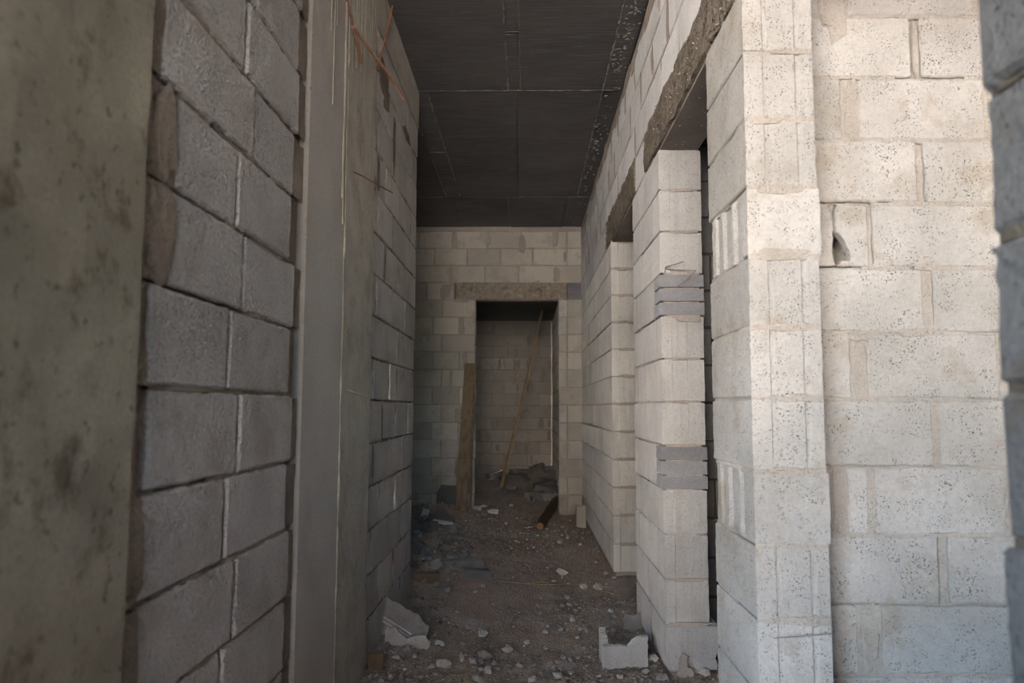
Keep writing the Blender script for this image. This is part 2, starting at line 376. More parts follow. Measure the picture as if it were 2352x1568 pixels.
# --- near end of the right wall, at the edge of the frame
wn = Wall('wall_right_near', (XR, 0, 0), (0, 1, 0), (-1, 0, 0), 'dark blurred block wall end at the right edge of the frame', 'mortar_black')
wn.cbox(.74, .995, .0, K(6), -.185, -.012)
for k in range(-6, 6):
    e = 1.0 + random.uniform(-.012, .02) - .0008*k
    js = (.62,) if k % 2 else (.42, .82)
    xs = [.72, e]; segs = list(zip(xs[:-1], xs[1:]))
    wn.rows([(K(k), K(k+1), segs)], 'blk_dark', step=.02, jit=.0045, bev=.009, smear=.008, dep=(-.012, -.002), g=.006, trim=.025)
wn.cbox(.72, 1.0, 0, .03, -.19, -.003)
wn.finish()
for k, s_ in ((-1, .012), (-2, .02)):
    b = MB(); 
    for i in range(5): lump(b, XR+.05+.03*i, 1.0+random.uniform(0, s_*.6), K(k)+random.uniform(-.003, .003), random.uniform(.008, .014), .5)
    tag(b.build('mortar_crumbs', 'mortar', wn.root), kind='stuff')

# --- pale wall seen through the side opening, square to the corridor
an = math.radians(1.2)
wb = Wall('wall_side_room', (.62, 2.2, 0), (math.cos(an), math.sin(an), 0), (math.sin(an), -math.cos(an), 0), 'pale block wall with a broken hole, facing the camera on the right', 'mortar_pale')
B = lambda k: 1.2273 + .1965*k
xb = .62
wb.cbox(.13, 2.7, 0, ZC, -.19, -.014)
def br(k, segs, m='blk_white'): return (B(k), B(k+1), [(a-xb, b-xb) for a, b in segs])
R = [br(6, [(.76,.905),(.985,1.385),(1.40,1.80),(1.81,2.3),(2.31,3.2)]),
     br(5, [(.83,1.183),(1.207,1.60),(1.615,2.0),(2.02,3.2)]),
     br(4, [(.76,.962),(1.013,1.40),(1.42,1.80),(1.82,3.2)]),
     br(3, [(.83,1.184),(1.202,1.60),(1.61,2.0),(2.02,3.2)]),
     br(1, [(.83,1.188),(1.210,1.60),(1.61,2.0),(2.02,3.2)]),
     br(0, [(.76,.962),(1.008,1.40),(1.42,1.80),(1.82,3.2)]),
     br(-1, [(.83,1.196),(1.212,1.60),(1.61,2.0),(2.02,3.2)]),
     br(-2, [(.76,.884),(.935,.999),(1.012,1.40),(1.42,3.2)]),
     br(-3, [(.83,1.196),(1.220,1.60),(1.61,2.0),(2.02,3.2)]),
     br(-4, [(.76,.955),(1.020,1.40),(1.42,3.2)]),
     br(-5, [(.83,1.196),(1.215,1.60),(1.62,3.2)]),
     br(-6, [(.76,.98),(1.0,1.40),(1.42,3.2)]),
     br(7, [(.83,1.184),(1.202,1.60),(1.62,3.2)]), br(8, [(.76,.98),(1.0,1.40),(1.42,3.2)]), br(9, [(.83,1.2),(1.21,1.60),(1.62,3.2)])]
wb.rows(R, 'blk_white', step=.022, jit=.0028, bev=.004, smear=.009, dep=(-.009, .0015), openj=.22, g=.003, proud=.003)
# course with the broken block: left piece, hole, right piece
z0, z1 = B(2), B(3); X = lambda x: x-xb
left = [(X(.76), z0+.003), (X(.905), z0+.004), (X(.926), z0+.006), (X(.9195), z0+.026), (X(.9165), z0+.045), (X(.9185), z0+.07), (X(.9215), z0+.09), (X(.919), z0+.105), (X(.9225), z0+.118), (X(.921), z0+.135), (X(.9155), z0+.152), (X(.9165), z0+.165), (X(.908), z0+.178), (X(.905), z1-.004), (X(.83), z1-.003), (X(.76), z1-.004)]
right = [(X(.966), z0+.004), (X(1.0), z0+.003), (X(1.024), z0+.004), (X(1.0255), z0+.06), (X(1.0245), z0+.13), (X(1.024), z1-.005), (X(.98), z1-.003), (X(.935), z1-.004), (X(.929), z1-.022), (X(.9265), z1-.05), (X(.9255), z1-.075), (X(.929), z0+.107), (X(.938), z0+.103), (X(.948), z0+.092), (X(.957), z0+.078), (X(.962), z0+.062), (X(.971), z0+.05), (X(.973), z0+.032), (X(.970), z0+.018)]
wb.block(0, 0, 0, 0, 'blk_white', t=.034, out=left, jit=.001, bev=.003); wb.block(0, 0, 0, 0, 'blk_white', t=.034, out=right, jit=.001, bev=.003)
wb.rows([br(2, [(1.038,1.44),(1.45,1.84),(1.85,3.2)])], 'blk_white', step=.022, jit=.0028, smear=.009, dep=(-.006, .0015), g=.003)
wb.strip((X(1.031), z0), (X(1.031), z0+.11), .006, (-.006, .0), .004)
wb.strip((X(.914), z0+.11), (X(.914), z1), .008, (-.006, .0), .005)
# leave the core open behind the hole: rebuild the core around it
wb.core = MB()
wb.cbox(.13, 2.7, 0, z0+.001, -.19, -.014); wb.cbox(.13, 2.7, z1-.001, ZC, -.19, -.014)
wb.cbox(.13, X(.905), z0, z1, -.19, -.030); wb.cbox(X(.98), 2.7, z0, z1, -.19, -.014); wb.cbox(X(.905), X(.98), z0+.11, z1, -.19, -.02); wb.cbox(X(.905), X(.98), z0, z0+.11, -.19, -.13)
for u, z, a, b, d in ((.990-.0,B(4)+.10,.045,.20,.0015),(.945,B(6)+.05,.088,.26,.004),(.985,B(0)+.09,.045,.19,.0015),(.910,B(-2)+.1,.042,.20,.001),(.966,B(-2)+.1,.07,.19,-.002),(.988,B(-4)+.11,.052,.2,.002),
                      (1.195,B(5)+.1,.018,.2,.0005),(.955,B(2)+.012,.05,.018,.002),(1.15,B(1)+.002,.11,.026,.002),(.990,B(1)-.01,.09,.03,.0015)):
    wb.patch(X(u), z, a, b, d)
wb.finish()

# --- pier between the side opening and the first doorway (jamb)
wj = Wall('wall_right_jamb', (XR, 2.075, 0), (0, 1, 0), (-1, 0, 0), 'bright block pier at the corner of the side room', 'mortar_pale')
wj.cbox(.012, .425, 0, K(6), -.188, -.012)
for k in range(-6, 6):
    hd = k in (2, -2)
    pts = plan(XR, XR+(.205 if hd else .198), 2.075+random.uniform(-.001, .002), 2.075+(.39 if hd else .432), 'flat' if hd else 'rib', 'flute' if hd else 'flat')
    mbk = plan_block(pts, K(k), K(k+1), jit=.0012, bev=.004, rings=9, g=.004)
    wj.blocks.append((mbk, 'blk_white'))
    if k in (0, -2, 3): wj.strip((0, K(k+1)), (.43, K(k+1)), .005, (-.010, .000), .007)
    else: wj.strip((.2, K(k+1)), (.43, K(k+1)), .004, (-.011, -.003), .004)
wj2 = Wall('x', (XR, 2.075, 0), (1, 0, 0), (0, -1, 0), '')
wj2.bead = wj.bead
for k in range(-6, 6):
    wj2.strip((.0, K(k+1)), (.198, K(k+1)), .006, (-.005, .002), .012, seg=.012)
for u, z, a, b in ((.06, K(4)-.006, .10, .022), (.09, K(3)-.006, .15, .032), (.10, K(2)+.006, .17, .036), (.05, K(1), .08, .016), (.10, K(-1)-.004, .14, .022), (.11, K(-3), .13, .02), (.13, K(5), .1, .02)):
    wj2.patch(u, z, a, b, .003)
wj.finish()

# --- pillar between the two doorways
YP = 3.445
wp = Wall('wall_right_pillar', (XR, YP, 0), (0, 1, 0), (-1, 0, 0), 'grey block pillar between the two side doorways', 'mortar')
wp.cbox(.016, .855, 0, K(6), -.185, -.018)
for k in range(-6, 6):
    js = [.437] if k % 2 else [.176, .731]
    if k == -6: js = [.40]
    xs = [0, *js, .865]
    for i, (a, b) in enumerate(zip(xs[:-1], xs[1:])):
        if i == 0:
            if k in (2, -2):                                 # three thin dense bricks close the course
                for q in range(3):
                    z = K(k)+.066*q; ov = -.006
                    pb = plan_block([(XR-.004, YP+.14), (XR-.004+random.uniform(-.004,.004), YP+ov), (XR+.202, YP+ov+random.uniform(-.004,.004)), (XR+.202, YP+.14)], z, z+.066, g=.004, rings=3, bev=.003)
                    wp.blocks.append((pb, 'thin'))
                wp.block(.145, b, K(k), K(k+1), 'blk_light', step=.03)
            elif k == -6:
                continue
            else:
                wp.blocks.append((plan_block(plan(XR, XR+.2, YP+random.uniform(-.002, .003), YP+b, 'step'), K(k), K(k+1), jit=.0013, rings=7, g=.004), 'blk_light'))
        elif k in (2, -2) and i == len(xs)-2:
            wp.blocks.append((plan_block(plan(XR, XR+.2, YP+a+.01, YP+b, 'flat', 'flute'), K(k), K(k+1), jit=.0013, g=.004), 'blk_light'))
        else: wp.block(a, b, K(k), K(k+1), 'blk_light', step=.03)
        if i: wp.strip((a, K(k)), (a, K(k+1)), .006, (-.007, .001), .008)
    u_ = random.uniform(.1, .7); wp.strip((u_, K(k+1)), (min(.86, u_+random.uniform(.1, .5)), K(k+1)), .005, (-.012, .001), .006)
wq = Wall('x', (XR, YP, 0), (1, 0, 0), (0, -1, 0), ''); wq.bead = wp.bead
for k in range(-6, 5):
    a_ = random.uniform(.0, .08); wq.strip((a_, K(k+1)), (a_+random.uniform(.06, .11), K(k+1)), .005, (-.009, .002), .007, seg=.012)
for u, z, a, b in ((.12, K(-4)-.004, .15, .02), (.13, K(2)-.012, .12, .04), (.1, K(-5)+.002, .2, .02), (.03, K(5), .05, .014)): wq.patch(u, z, a, b, .003)
# bottom block: wider, ragged right end, bite at the foot
bo = [(.012,.0), (.07,-.004), (.085,.012), (.094,.045), (.107,.062), (.122,.05), (.128,.018), (.142,.004), (.18,.0), (.228,.004), (.233,.03), (.222,.055), (.236,.085), (.243,.11), (.235,.135), (.246,.165), (.244,.192), (.20,.194), (.12,.191), (.06,.194), (.004,.192), (.002,.12), (.004,.05)]
mbk = MB(); extrude_outline(mbk, [(u, z+.03) for u, z in bo], lambda u, z, d: wq.fr(u, z, d+.004), .38, .005, .001); wp.blocks.append((mbk, 'blk_light'))
wp.finish()

# --- right wall beyond the second doorway
Y2 = 5.43
wf = Wall('wall_right_far', (XR, Y2, 0), (0, 1, 0), (-1, 0, 0), 'grey block wall running from the second doorway to the corridor end', 'mortar')
wf.cbox(.014, 2.985, 0, K(6), -.185, -.018)
for k in range(-6, 6):
    first = .40 if k % 2 else .20
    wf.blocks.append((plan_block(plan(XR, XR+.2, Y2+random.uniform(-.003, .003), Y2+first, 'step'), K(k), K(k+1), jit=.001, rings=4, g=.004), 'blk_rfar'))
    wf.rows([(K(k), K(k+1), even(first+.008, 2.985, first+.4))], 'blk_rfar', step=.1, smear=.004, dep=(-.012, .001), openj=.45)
    wf.strip((first, K(k)), (first, K(k+1)), .005, (-.006, .001), .008)
wq = Wall('x', (XR, Y2, 0), (1, 0, 0), (0, -1, 0), ''); wq.bead = wf.bead
for k in range(-6, 6): wq.strip((0, K(k+1)), (.198, K(k+1)), .006, (-.006, .002), .010, seg=.015)
wf.finish()

# --- right wall above the doorways, up to the ceiling
wu = Wall('wall_right_upper', (XR, 0, 0), (0, 1, 0), (-1, 0, 0), 'block courses above the lintels up to the ceiling on the right', 'mortar_mid')
wu.cbox(.2, 8.415, K(7)+.004, K(10), -.185, -.020); wu.cbox(.2, 8.415, K(10), ZC, -.185, -.004)
wu.cbox(3.83, 4.18, K(6), K(7)+.01, -.185, -.012); wu.cbox(5.72, 8.415, K(6), K(7)+.01, -.185, -.012)
for k, off in ((7, .55), (8, .35), (9, .55)):
    wu.rows([(K(k), K(k+1), even(.2, 8.415, off))], 'blk_light', step=.09, smear=.010, dep=(-.014, .002), openj=.5, jit=.003)
wu.rows([(K(6), K(7), [(3.84, 4.17)]), (K(6), K(7), even(5.73, 8.415, 6.03))], 'blk_light', step=.09, smear=.010, dep=(-.008, .002))
for i in range(34):
    y = random.uniform(2.2, 8.3); wu.patch(y, K(10)-.01+random.uniform(-.02, .03), random.uniform(.15, .5), random.uniform(.05, .10), .003)
for k, off in ((7, .55), (8, .35), (9, .55)):
    y = off + 1.2
    while y < 8.3:
        if random.random() < .8: wu.patch(y+random.uniform(-.02, .02), K(k)+.1, random.uniform(.04, .09), random.uniform(.14, .22), .002)
        y += .4
wu.finish()
def rough_beam(name, a, b, m, parent, seed=0, amp=.008, step=.04, taper=0):
    x0, y0, z0 = a; x1, y1, z1 = b; bm = bmesh.new()
    nx_, ny_, nz_ = [max(1, int(round((q-p)/step))) for p, q in zip(a, b)]
    grid = {}
    def vert(i, j, k):
        key = (i, j, k)
        if key not in grid:
            p = Vector((x0+(x1-x0)*i/nx_, y0+(y1-y0)*j/ny_, z0+(z1-z0)*k/nz_))
            n = Vector((noise.noise(p*9+Vector((seed, 0, 0))), noise.noise(p*9+Vector((0, seed, 5))), noise.noise(p*9+Vector((5, 0, seed)))))
            n2 = Vector((noise.noise(p*30+Vector((seed, 0, 0))), 0, noise.noise(p*30+Vector((5, 0, seed)))))
            grid[key] = bm.verts.new(p + (n + n2*.5)*amp)
        return grid[key]
    for (A, Bn, Cn, fx) in ((nx_, ny_, nz_, 'z'), (nx_, nz_, ny_, 'y'), (ny_, nz_, nx_, 'x')):
        for s_ in (0, Cn):
            for i in range(A):
                for j in range(Bn):
                    q = [(i, j), (i+1, j), (i+1, j+1), (i, j+1)]
                    if fx == 'z': v = [vert(u, t, s_) for u, t in q]
                    elif fx == 'y': v = [vert(u, s_, t) for u, t in q]
                    else: v = [vert(s_, u, t) for u, t in q]
                    bm.faces.new(v)
    bmesh.ops.recalc_face_normals(bm, faces=bm.faces)
    me = bpy.data.meshes.new(name); c = Vector(((x0+x1)/2, (y0+y1)/2, z0)); bmesh.ops.translate(bm, verts=bm.verts, vec=-c); bm.to_mesh(me); bm.free()
    return link(name, me, m, parent, c)
def lintel(y0, y1, label, z=K(6)):
    o = rough_beam('lintel', (XR-.004, y0, z+.012), (XR+.198, y1, z+.212), 'rough', None, seed=y0, amp=.010, step=.03)
    tag(o, label, 'lintel')
    s = MB(); s.box((XR+.012, y0+.05, z+.0), (XR+.19, y1-.05, z+.022)); s.build('soffit', 'ceilwood', o)
    s = MB()
    for i in range(int((y1-y0)*150)): lump(s, XR-.006+random.uniform(-.002, .004), random.uniform(y0, y1), z+.02+.19*random.random(), random.uniform(.003, .010), 1)
    for i in range(40): lump(s, random.uniform(XR+.02, XR+.18), random.uniform(y0+.05, y1-.05), z, random.uniform(.003, .006), 1)
    tag(s.build('pebbles', 'rough', o), kind='stuff')
    return o
l0 = lintel(.2, 1.98, 'rough brown concrete lintel above the side opening nearest the camera')
l1 = lintel(2.0, 3.83, 'rough brown concrete lintel over the nearer side doorway')
l2 = lintel(4.18, 5.72, 'rough brown concrete lintel over the farther side doorway')

# --- left wall, near stretch
wl = Wall('wall_left_near', (XL, 0, 0), (0, 1, 0), (1, 0, 0), 'rough grey block wall between the stained column and the smooth column', 'mortar_dark')
KL = lambda k: 1.236 + .2035*k
wl.cbox(1.33, 2.34, 0, 3.05, -.185, -.022)
js = {-6: (1.80,), -5: (1.80,), -4: (1.80,), -3: (1.801,), -2: (1.865,), -1: (1.792,), 0: (1.854,), 1: None}
nearrows = [(-6, 1.40, 1.86, 2.25), (-5, 1.43, 1.80, 2.27), (-4, 1.43, 1.801, 2.26), (-3, 1.39, 1.865, 2.285), (-2, 1.40, 1.792, 2.245), (-1, 1.412, 1.854, 2.275),
            (0, 1.388, 1.769, 2.235), (1, 1.462, 1.850, 2.27), (2, 1.476, 1.795, 2.215), (3, 1.40, 1.893, 2.235), (4, 1.41, 1.819, 2.26), (5, 1.43, 1.88, 2.25), (6, 1.40, 1.80, 2.26), (7, 1.42, 1.87, 2.25), (8, 1.40, 1.80, 2.26)]
for k, a, b, c in nearrows:
    wl.rows([(KL(k), KL(k+1), [(a, b-.0015), (b+.002, c)])], 'blk_left', step=.025, jit=.0030, bev=.006, g=.0045, smear=.004, dep=(-.014, .000), openj=.2, proud=.004)
for k, a, b, c in nearrows:                       # mortar filling beside the columns
    if k not in (-1,): wl.strip(((1.345+a)/2, KL(k)+.004), ((1.345+a)/2, KL(k+1)-.004), (a-1.345)/2+.004, (-.010, .003), .008, .015)
    if k not in (0, 2): wl.strip(((c+2.335)/2, KL(k)+.01), ((c+2.335)/2, KL(k+1)-.01), (2.335-c)/2+.002, (-.012, .001), .004, .02)
for u, z, a, b in ((1.43, KL(2)+.1, .09, .19), (1.43, KL(1)+.11, .11, .2), (1.38, KL(4)+.1, .07, .2), (1.44, KL(5)+.02, .05, .12), (1.38, KL(-2)+.1, .07, .18), (1.38, KL(-3)+.1, .07, .19)): wl.patch(u, z, a, b, .004)
wl.finish()
# near column (stained) and long column (two formwork faces)
cb = MB(); 
o = rough_beam('column', (XL-.36, .62, -.02), (XL+.012, 1.335, ZC), 'olive', None, seed=3, amp=.004, step=.06)
tag(o, 'olive-stained concrete column at the left edge of the frame', 'column')
cb.box((XL-.3, 2.342, -.03), (XL+.010, 3.36, ZC-.001)); col = cb.build('column', 'smooth'); tag(col, 'wide smooth grey concrete column with cement drips on the left', 'column')
f2 = rough_beam('formed_face', (XL-.05, 2.822, -.02), (XL+.0135, 3.357, ZC-.003), 'form', col, seed=9, amp=.0015, step=.06)
fb = MB(); fin((XL+.014, 2.818, 0), (XL+.014, 2.818, 3.25), .0035, .0012, .04)
for i in range(60): lump(fb, XL+.012, random.choice((2.34, 2.34, 2.818, 3.36))+random.uniform(-.006, .006), random.uniform(0, 3.2), random.uniform(.002, .006))
tag(fb.build('joint_ridge', 'fin', col), kind='stuff')
for y, z, r in ((2.562,2.559,.0022),(2.609,2.30,.0022),(2.64,2.62,.002),(2.775,2.0,.0035),(2.79,1.9,.003),(2.857,2.478,.002),(2.885,2.55,.0025),(2.944,2.60,.003),(2.975,2.50,.002),(3.03,2.62,.0025),(3.09,2.28,.0025),(3.12,2.46,.002),(3.20,2.60,.002),(3.24,2.20,.0025),(3.30,2.7,.002)):
    fb = MB(); zt = 3.2; pts = []; rr = []; n = int((zt-z)/.03)
    for i in range(n+1):
        t = i/n; pts.append((XL+.0125, y+.004*noise.noise((t*5, y*9, 0))+random.uniform(-.001, .001), zt+(z-zt)*t)); rr.append(r*(1.3-.5*t)*random.uniform(.7, 1.3))
    rr[-1] = r*1.5; fb.tube(pts, rr, 6); fb.build('cement_drip', 'fin', col)
# left wall, far stretch
wl = Wall('wall_left_far', (XL, 0, 0), (0, 1, 0), (1, 0, 0), 'grey block wall beyond the smooth column, ending at the dark side space', 'mortar_dark')
wl.cbox(3.355, 4.735, 0, K(9), -.185, -.015)
YE = 4.75
for k in range(-6, 9):
    j = (3.70, 4.10, 4.53) if k % 2 else (3.50, 3.90, 4.33)
    xs = [3.43 + random.uniform(-.01, .02) if k % 2 else 3.415, *j, YE + random.uniform(-.004, .004)]
    segs = [(a+.003, b-.003) for a, b in zip(xs[:-1], xs[1:])]
    wl.rows([(K(k)+.004, K(k+1)+.004, segs)], 'blk_lfar', step=.035, jit=.003, bev=.005, smear=.007, dep=(-.012, .0005), openj=.15, proud=.004)
for k in range(-6, 9): wl.strip((3.388, K(k)), (3.388, K(k+1)), .035, (-.010, .004), .012, .02)
for u, z, a, b in ((3.50, K(5)+.1, .07, .19), (3.9, K(7), .08, .3), (3.62, K(8), .3, .24), (3.7, K(3)+.1, .05, .18), (3.5, K(-2)+.1, .05, .18), (3.70, K(-1)+.1, .04, .2), (4.1, K(0)+.1, .03, .2), (3.9, K(6)+.1, .04, .2), (4.3, K(8), .3, .08)): wl.patch(u, z, a, b, .003)
root = wl.finish()
b_ = rough_beam('ring_beam', (XL-.19, 3.36, K(9)+.008), (XL+.006, YE, ZC-.001), 'form', root, seed=1, amp=.003, step=.06)

# --- back wall with its doorway
YB = 8.42
wk = Wall('wall_back', (0, YB, 0), (1, 0, 0), (0, -1, 0), 'dusty block wall closing the corridor around a dark doorway', 'mortar')
DL, DR = -.580, .360
wk.cbox(-2.7, DL-.012, 0, K(6), -.185, -.010); wk.cbox(DR+.012, .83, 0, K(6), -.185, -.010); wk.cbox(-2.7, .83, K(7), ZC-.001, -.185, -.008)
wk.cbox(-2.7, -.83, K(6), K(7), -.185, -.010); wk.cbox(.47, .83, K(6), K(7), -.185, -.010)
def bk(k, xs, m='blk_back'): return (K(k), K(k+1), [(a+.003, b-.003) for a, b in zip(xs[:-1], xs[1:])])
kw = dict(step=.1, jit=.0025, bev=.004, smear=.008, dep=(-.007, .001))
wk.rows([bk(9, (-2.7,-2.05,-1.65,-1.25,-.85,-.457,-.06,.312,.466,.65)), bk(8, (-2.7,-2.25,-1.85,-1.46,-1.066,-.687,-.302,.079,.466,.65)),
         bk(7, (-2.7,-2.05,-1.65,-1.27,-.871,-.478,-.091,.337,.65)), bk(6, (-2.7,-2.3,-1.9,-1.5,-1.151,-.84))], 'blk_back', **kw)
for k in range(-6, 6):
    if k % 2 == 0: xs = (-2.7,-2.25,-1.87,-1.47,-1.075,-.770,DL)
    else: xs = (-2.7,-2.07,-1.7,-1.34,-.968,DL)
    wk.rows([bk(k, xs)], 'blk_back', **kw)
for k in range(-6, 6):
    xs = (.36,.463,.65) if k not in (-4, 0) else (.36, .65)
    for a, b in zip(xs[:-1], xs[1:]):
        wk.block(a+.003, b-.003, K(k), K(k+1), 'white' if (b < .5 and k in (5, 4, 1, -1, -2)) else 'blk_back', **{q: kw[q] for q in ('step', 'jit', 'bev')})
        wk.strip((b, K(k)), (b, K(k+1)), .005, (-.007, .001), .006)
    wk.strip((.36, K(k+1)), (.65, K(k+1)), .005, (-.007, .001), .008)
for u, z, a, b in ((-.83,K(9)+.08,.07,.24),(-.45,K(9)+.1,.07,.18),(-.05,K(9)+.05,.08,.22),(.33,K(9)+.12,.08,.2),(.35,K(7)+.1,.10,.19),(.12,K(7),.09,.05),(-.93,K(6)+.1,.16,.19),(-.75,K(6)-.01,.2,.05),
                   (-.74,K(4)+.1,.05,.2),(-.70,K(2)+.1,.07,.2),(-.86,K(1)+.1,.04,.2),(-.74,K(-1)+.08,.14,.2),(-.70,K(-3)+.1,.12,.2),(-.78,K(-4)+.1,.06,.2),(-.66,K(-5)+.1,.1,.2),(.44,K(8)+.1,.035,.13)):
    wk.patch(u, z, a, b, .003)
for i in range(7): wk.patch(-1.2+.27*i, K(10)+.03, .34, .075, .004)
rt = wk.finish()
for z, h in ((K(6), .1), (K(6)+.1, .1)):
    b = MB(); b.box((.475, YB-.004, z+.006), (.65, YB+.18, z+h-.004)); b.build('thin_brick', 'thin', rt)
lt = rough_beam('lintel', (-.81, YB-.014, K(6)+.006), (.465, YB+.19, K(7)-.006), 'rough', None, seed=4, amp=.006, step=.035)
tag(lt, 'brown concrete lintel over the dark doorway at the corridor end', 'lintel')
for x, ww in ((-.72,.10),(-.52,.08),(-.42,.07),(-.28,.05),(-.18,.05),(-.08,.07),(.0,.04),(.12,.06),(.22,.07),(.32,.06)):
    b = MB()
    n = 9; pts = [(x+ww*.5*math.cos(PI*i/(n-1)), YB-.016-.004*math.sin(i), K(6)+.15+.022*math.sin(PI*i/(n-1))) for i in range(n)]
    b.tube(pts, .0055, 5); b.build('concrete_lip', 'mortar', lt)
b = MB(); b.box((DL+.0, YB+.012, K(6)-.012), (DR, YB+.17, K(6)+.012)); b.build('soffit', 'ceilwood', lt)

# --- room behind the doorway
YR = 12.5
wr = Wall('wall_back_room', (0, YR, 0), (1, 0, 0), (0, -1, 0), 'shadowed block wall of the room behind the end doorway', 'mortar')
wr.cbox(-1.8, .44, 0, 2.70, -.185, -.008)
for k in range(-6, 8):
    wr.rows([(K(k), K(k+1), even(-1.8, .43, -1.78 + (.2 if k % 2 else 0)+.0))], 'blk_back', step=.12, jit=.003, smear=.010, dep=(-.006, .002))
for i in range(26): wr.patch(random.uniform(-.75, .4), K(random.randint(-5, 6))+.1, random.uniform(.03, .09), random.uniform(.12, .22), .002)
wr.finish()
ws = Wall('wall_right_room', (.43, 8.62, 0), (0, 1, 0), (-1, 0, 0), 'block side wall inside the room behind the end doorway', 'mortar_dark')
ws.cbox(.0, 3.88, 0, 2.70, -.185, -.008)
for k in range(-6, 7): ws.rows([(K(k), K(k+1), even(0, 3.87, .2 if k % 2 else .4))], 'blk_back', step=.12, jit=.003, smear=.008, dep=(-.006, .002))
ws.finish()
def solid(name, a, b, m, label, cat='wall'):
    q = MB(); q.box(a, b); return tag(q.build(name, m), label, cat, kind='structure')
solid('ceiling_room', (-1.8, 8.61, 2.66), (.62, 12.7, 2.8), 'ceil', 'low dark ceiling of the room behind the end doorway', 'ceiling')
solid('wall_left_room', (-2.0, 8.61, -.05), (-1.8, 12.7, 2.8), 'blk_back', 'left wall of the room behind the end doorway')
solid('wall_left_space', (-2.9, 4.5, -.05), (-2.7, 8.62, ZC), 'blk_back', 'far left wall of the dark side space')
solid('wall_left_return', (-2.8, 4.5, -.05), (XL-.2, 4.68, ZC), 'blk_back', 'return wall closing the dark side space')
# first side room: the partition seen through the nearer doorway
wx = Wall('wall_right_partition', (.83, 3.95, 0), (1, 0, 0), (0, -1, 0), 'dim block partition inside the nearer side doorway', 'mortar_dark')
wx.cbox(.0, 2.3, 0, ZC, -.18, -.010)
for k in range(-6, 10): wx.rows([(K(k), K(k+1), even(0.0, 1.3, .16 if k % 2 else .36) + [(1.3, 2.3)])], 'blk_light', step=.08, jit=.003, smear=.010, dep=(-.008, .002))
wx.finish()
solid('wall_right_outer', (3.2, -6.0, -.05), (3.4, 12.9, ZC), 'blk_light', 'outer wall of the side rooms')
solid('wall_left_behind', (-3.8, -2.6, -.05), (-3.6, 4.5, ZC), 'blk_light', 'left wall of the open room behind the camera')
solid('wall_blocker_low', (-3.8, -.75, -.05), (-.35, -.6, .42), 'blk_light', 'added low light-blocking wall behind the camera')  # unseen, added to shape light; kept low so light reaches the pillars
solid('wall_blocker_right', (1.7, -6.2, -.05), (3.3, -6.0, ZC), 'blk_left', 'added light-blocking wall behind the camera on the right')  # unseen, put in to block light from behind on the right
solid('wall_blocker_tall', (-.35, -.75, -.05), (3.3, -.6, 1.30), 'blk_light', 'added taller light-blocking wall behind the camera')  # unseen, added to keep the lower near walls in shade
solid('wall_left_front', (-3.7, .45, -.05), (XL-.36, .62, ZC), 'blk_light', 'wall turning left beside the stained column')
solid('wall_back_outer', (.83, 8.42, -.05), (3.3, 8.62, ZC), 'blk_light', 'end wall of the side rooms')

# outside: sunlit ground and a facade added to throw light into the corridor
g = MB(); g.box((-40, -40, -.30), (40, 40, -.22)); tag(g.build('floor_outside', 'ground'), 'sunlit ground outside the building', 'ground', kind='structure')
#THINGS
def bounce_wall(name, a, b, label):
    q = MB(); q.box(a, b); return tag(q.build(name, 'bounce_wall'), label, 'wall', kind='structure')
bounce_wall('wall_bounce_outside', (-10, -18.4, -.3), (1.9, -18, 6), 'added sunlit bounce wall across the yard')  # out of view; width set by the light it sends down the corridor
#THINGS_START
# ------------------------------------------------------------------ things
def jag(poly, step=.02, amp=.004):
    out = []
    for i, a in enumerate(poly):
        b = poly[(i+1) % len(poly)]; L = math.hypot(b[0]-a[0], b[1]-a[1]); k = max(1, int(L/step))
        for j in range(k):
            t = j/k; o = random.uniform(-amp, amp)
            out.append((a[0]+(b[0]-a[0])*t + (b[1]-a[1])/L*o, a[1]+(b[1]-a[1])*t - (b[0]-a[0])/L*o))
    return out
def frag(name, label, cat, org, e1, e2, poly, t, m, group=None, step=.02, amp=.004, bev=.003):
    """broken slab: outline poly in the (e1,e2) plane through org, thickness t behind"""
    e1 = Vector(e1).normalized(); n = e1.cross(Vector(e2)).normalized(); e2 = n.cross(e1); org = Vector(org)
    mb = MB(); extrude_outline(mb, jag(poly, step, amp), lambda u, z, d: org + e1*u + e2*z + n*d, t, bev, amp*.5)
    return tag(mb.build(name, m), label, cat, group)
def gz(x, y, k=0): return hfun(x, y) + k

# broken blocks against the foot of the left wall
o = frag('broken_block', 'tilted slab of broken grey block lying on top of the debris by the left wall', 'block', (-.735, 3.93, .205), (.86, .0, -.50), (.26, .75, .62),
     [(0, -.17), (.30, -.16), (.285, -.06), (.27, .0), (.20, .03), (.0, .02)], .055, 'stone', amp=.006)
mb = MB()
e1 = Vector((.86, .0, -.50)).normalized(); n_ = e1.cross(Vector((.26, .75, .62))).normalized(); e2 = n_.cross(e1)
for zz in (-.085, -.105):
    mb.tube([Vector((-.735, 3.93, .205)) + e1*u + e2*(zz+random.uniform(-.001, .001)) + n_*.001 for u in (.01, .08, .15, .21)], [.008, .009, .008, .003], 6)
mb.build('ridge', 'stone', o)
g_ = 'broken block pieces by the left wall'
fr_ = frag('broken_block', 'broken block shell with a raised rib under the tilted slab by the left wall', 'block', (-.70, 3.74, -.005), (1, .12, -.06), (0, .25, 1), [(0, 0), (.21, .0), (.225, .06), (.20, .095), (.11, .075), (.05, .12), (.0, .125)], .09, 'stone', amp=.006)
frag('broken_block', 'pointed wedge of grey block in front of the debris heap by the left wall', 'block', (-.655, 3.60, .015), (.75, -.1, -.5), (.5, .45, .8), [(0, -.085), (.15, -.10), (.165, -.03), (.10, .02), (.03, .045), (-.01, .0)], .05, 'stone', amp=.005)
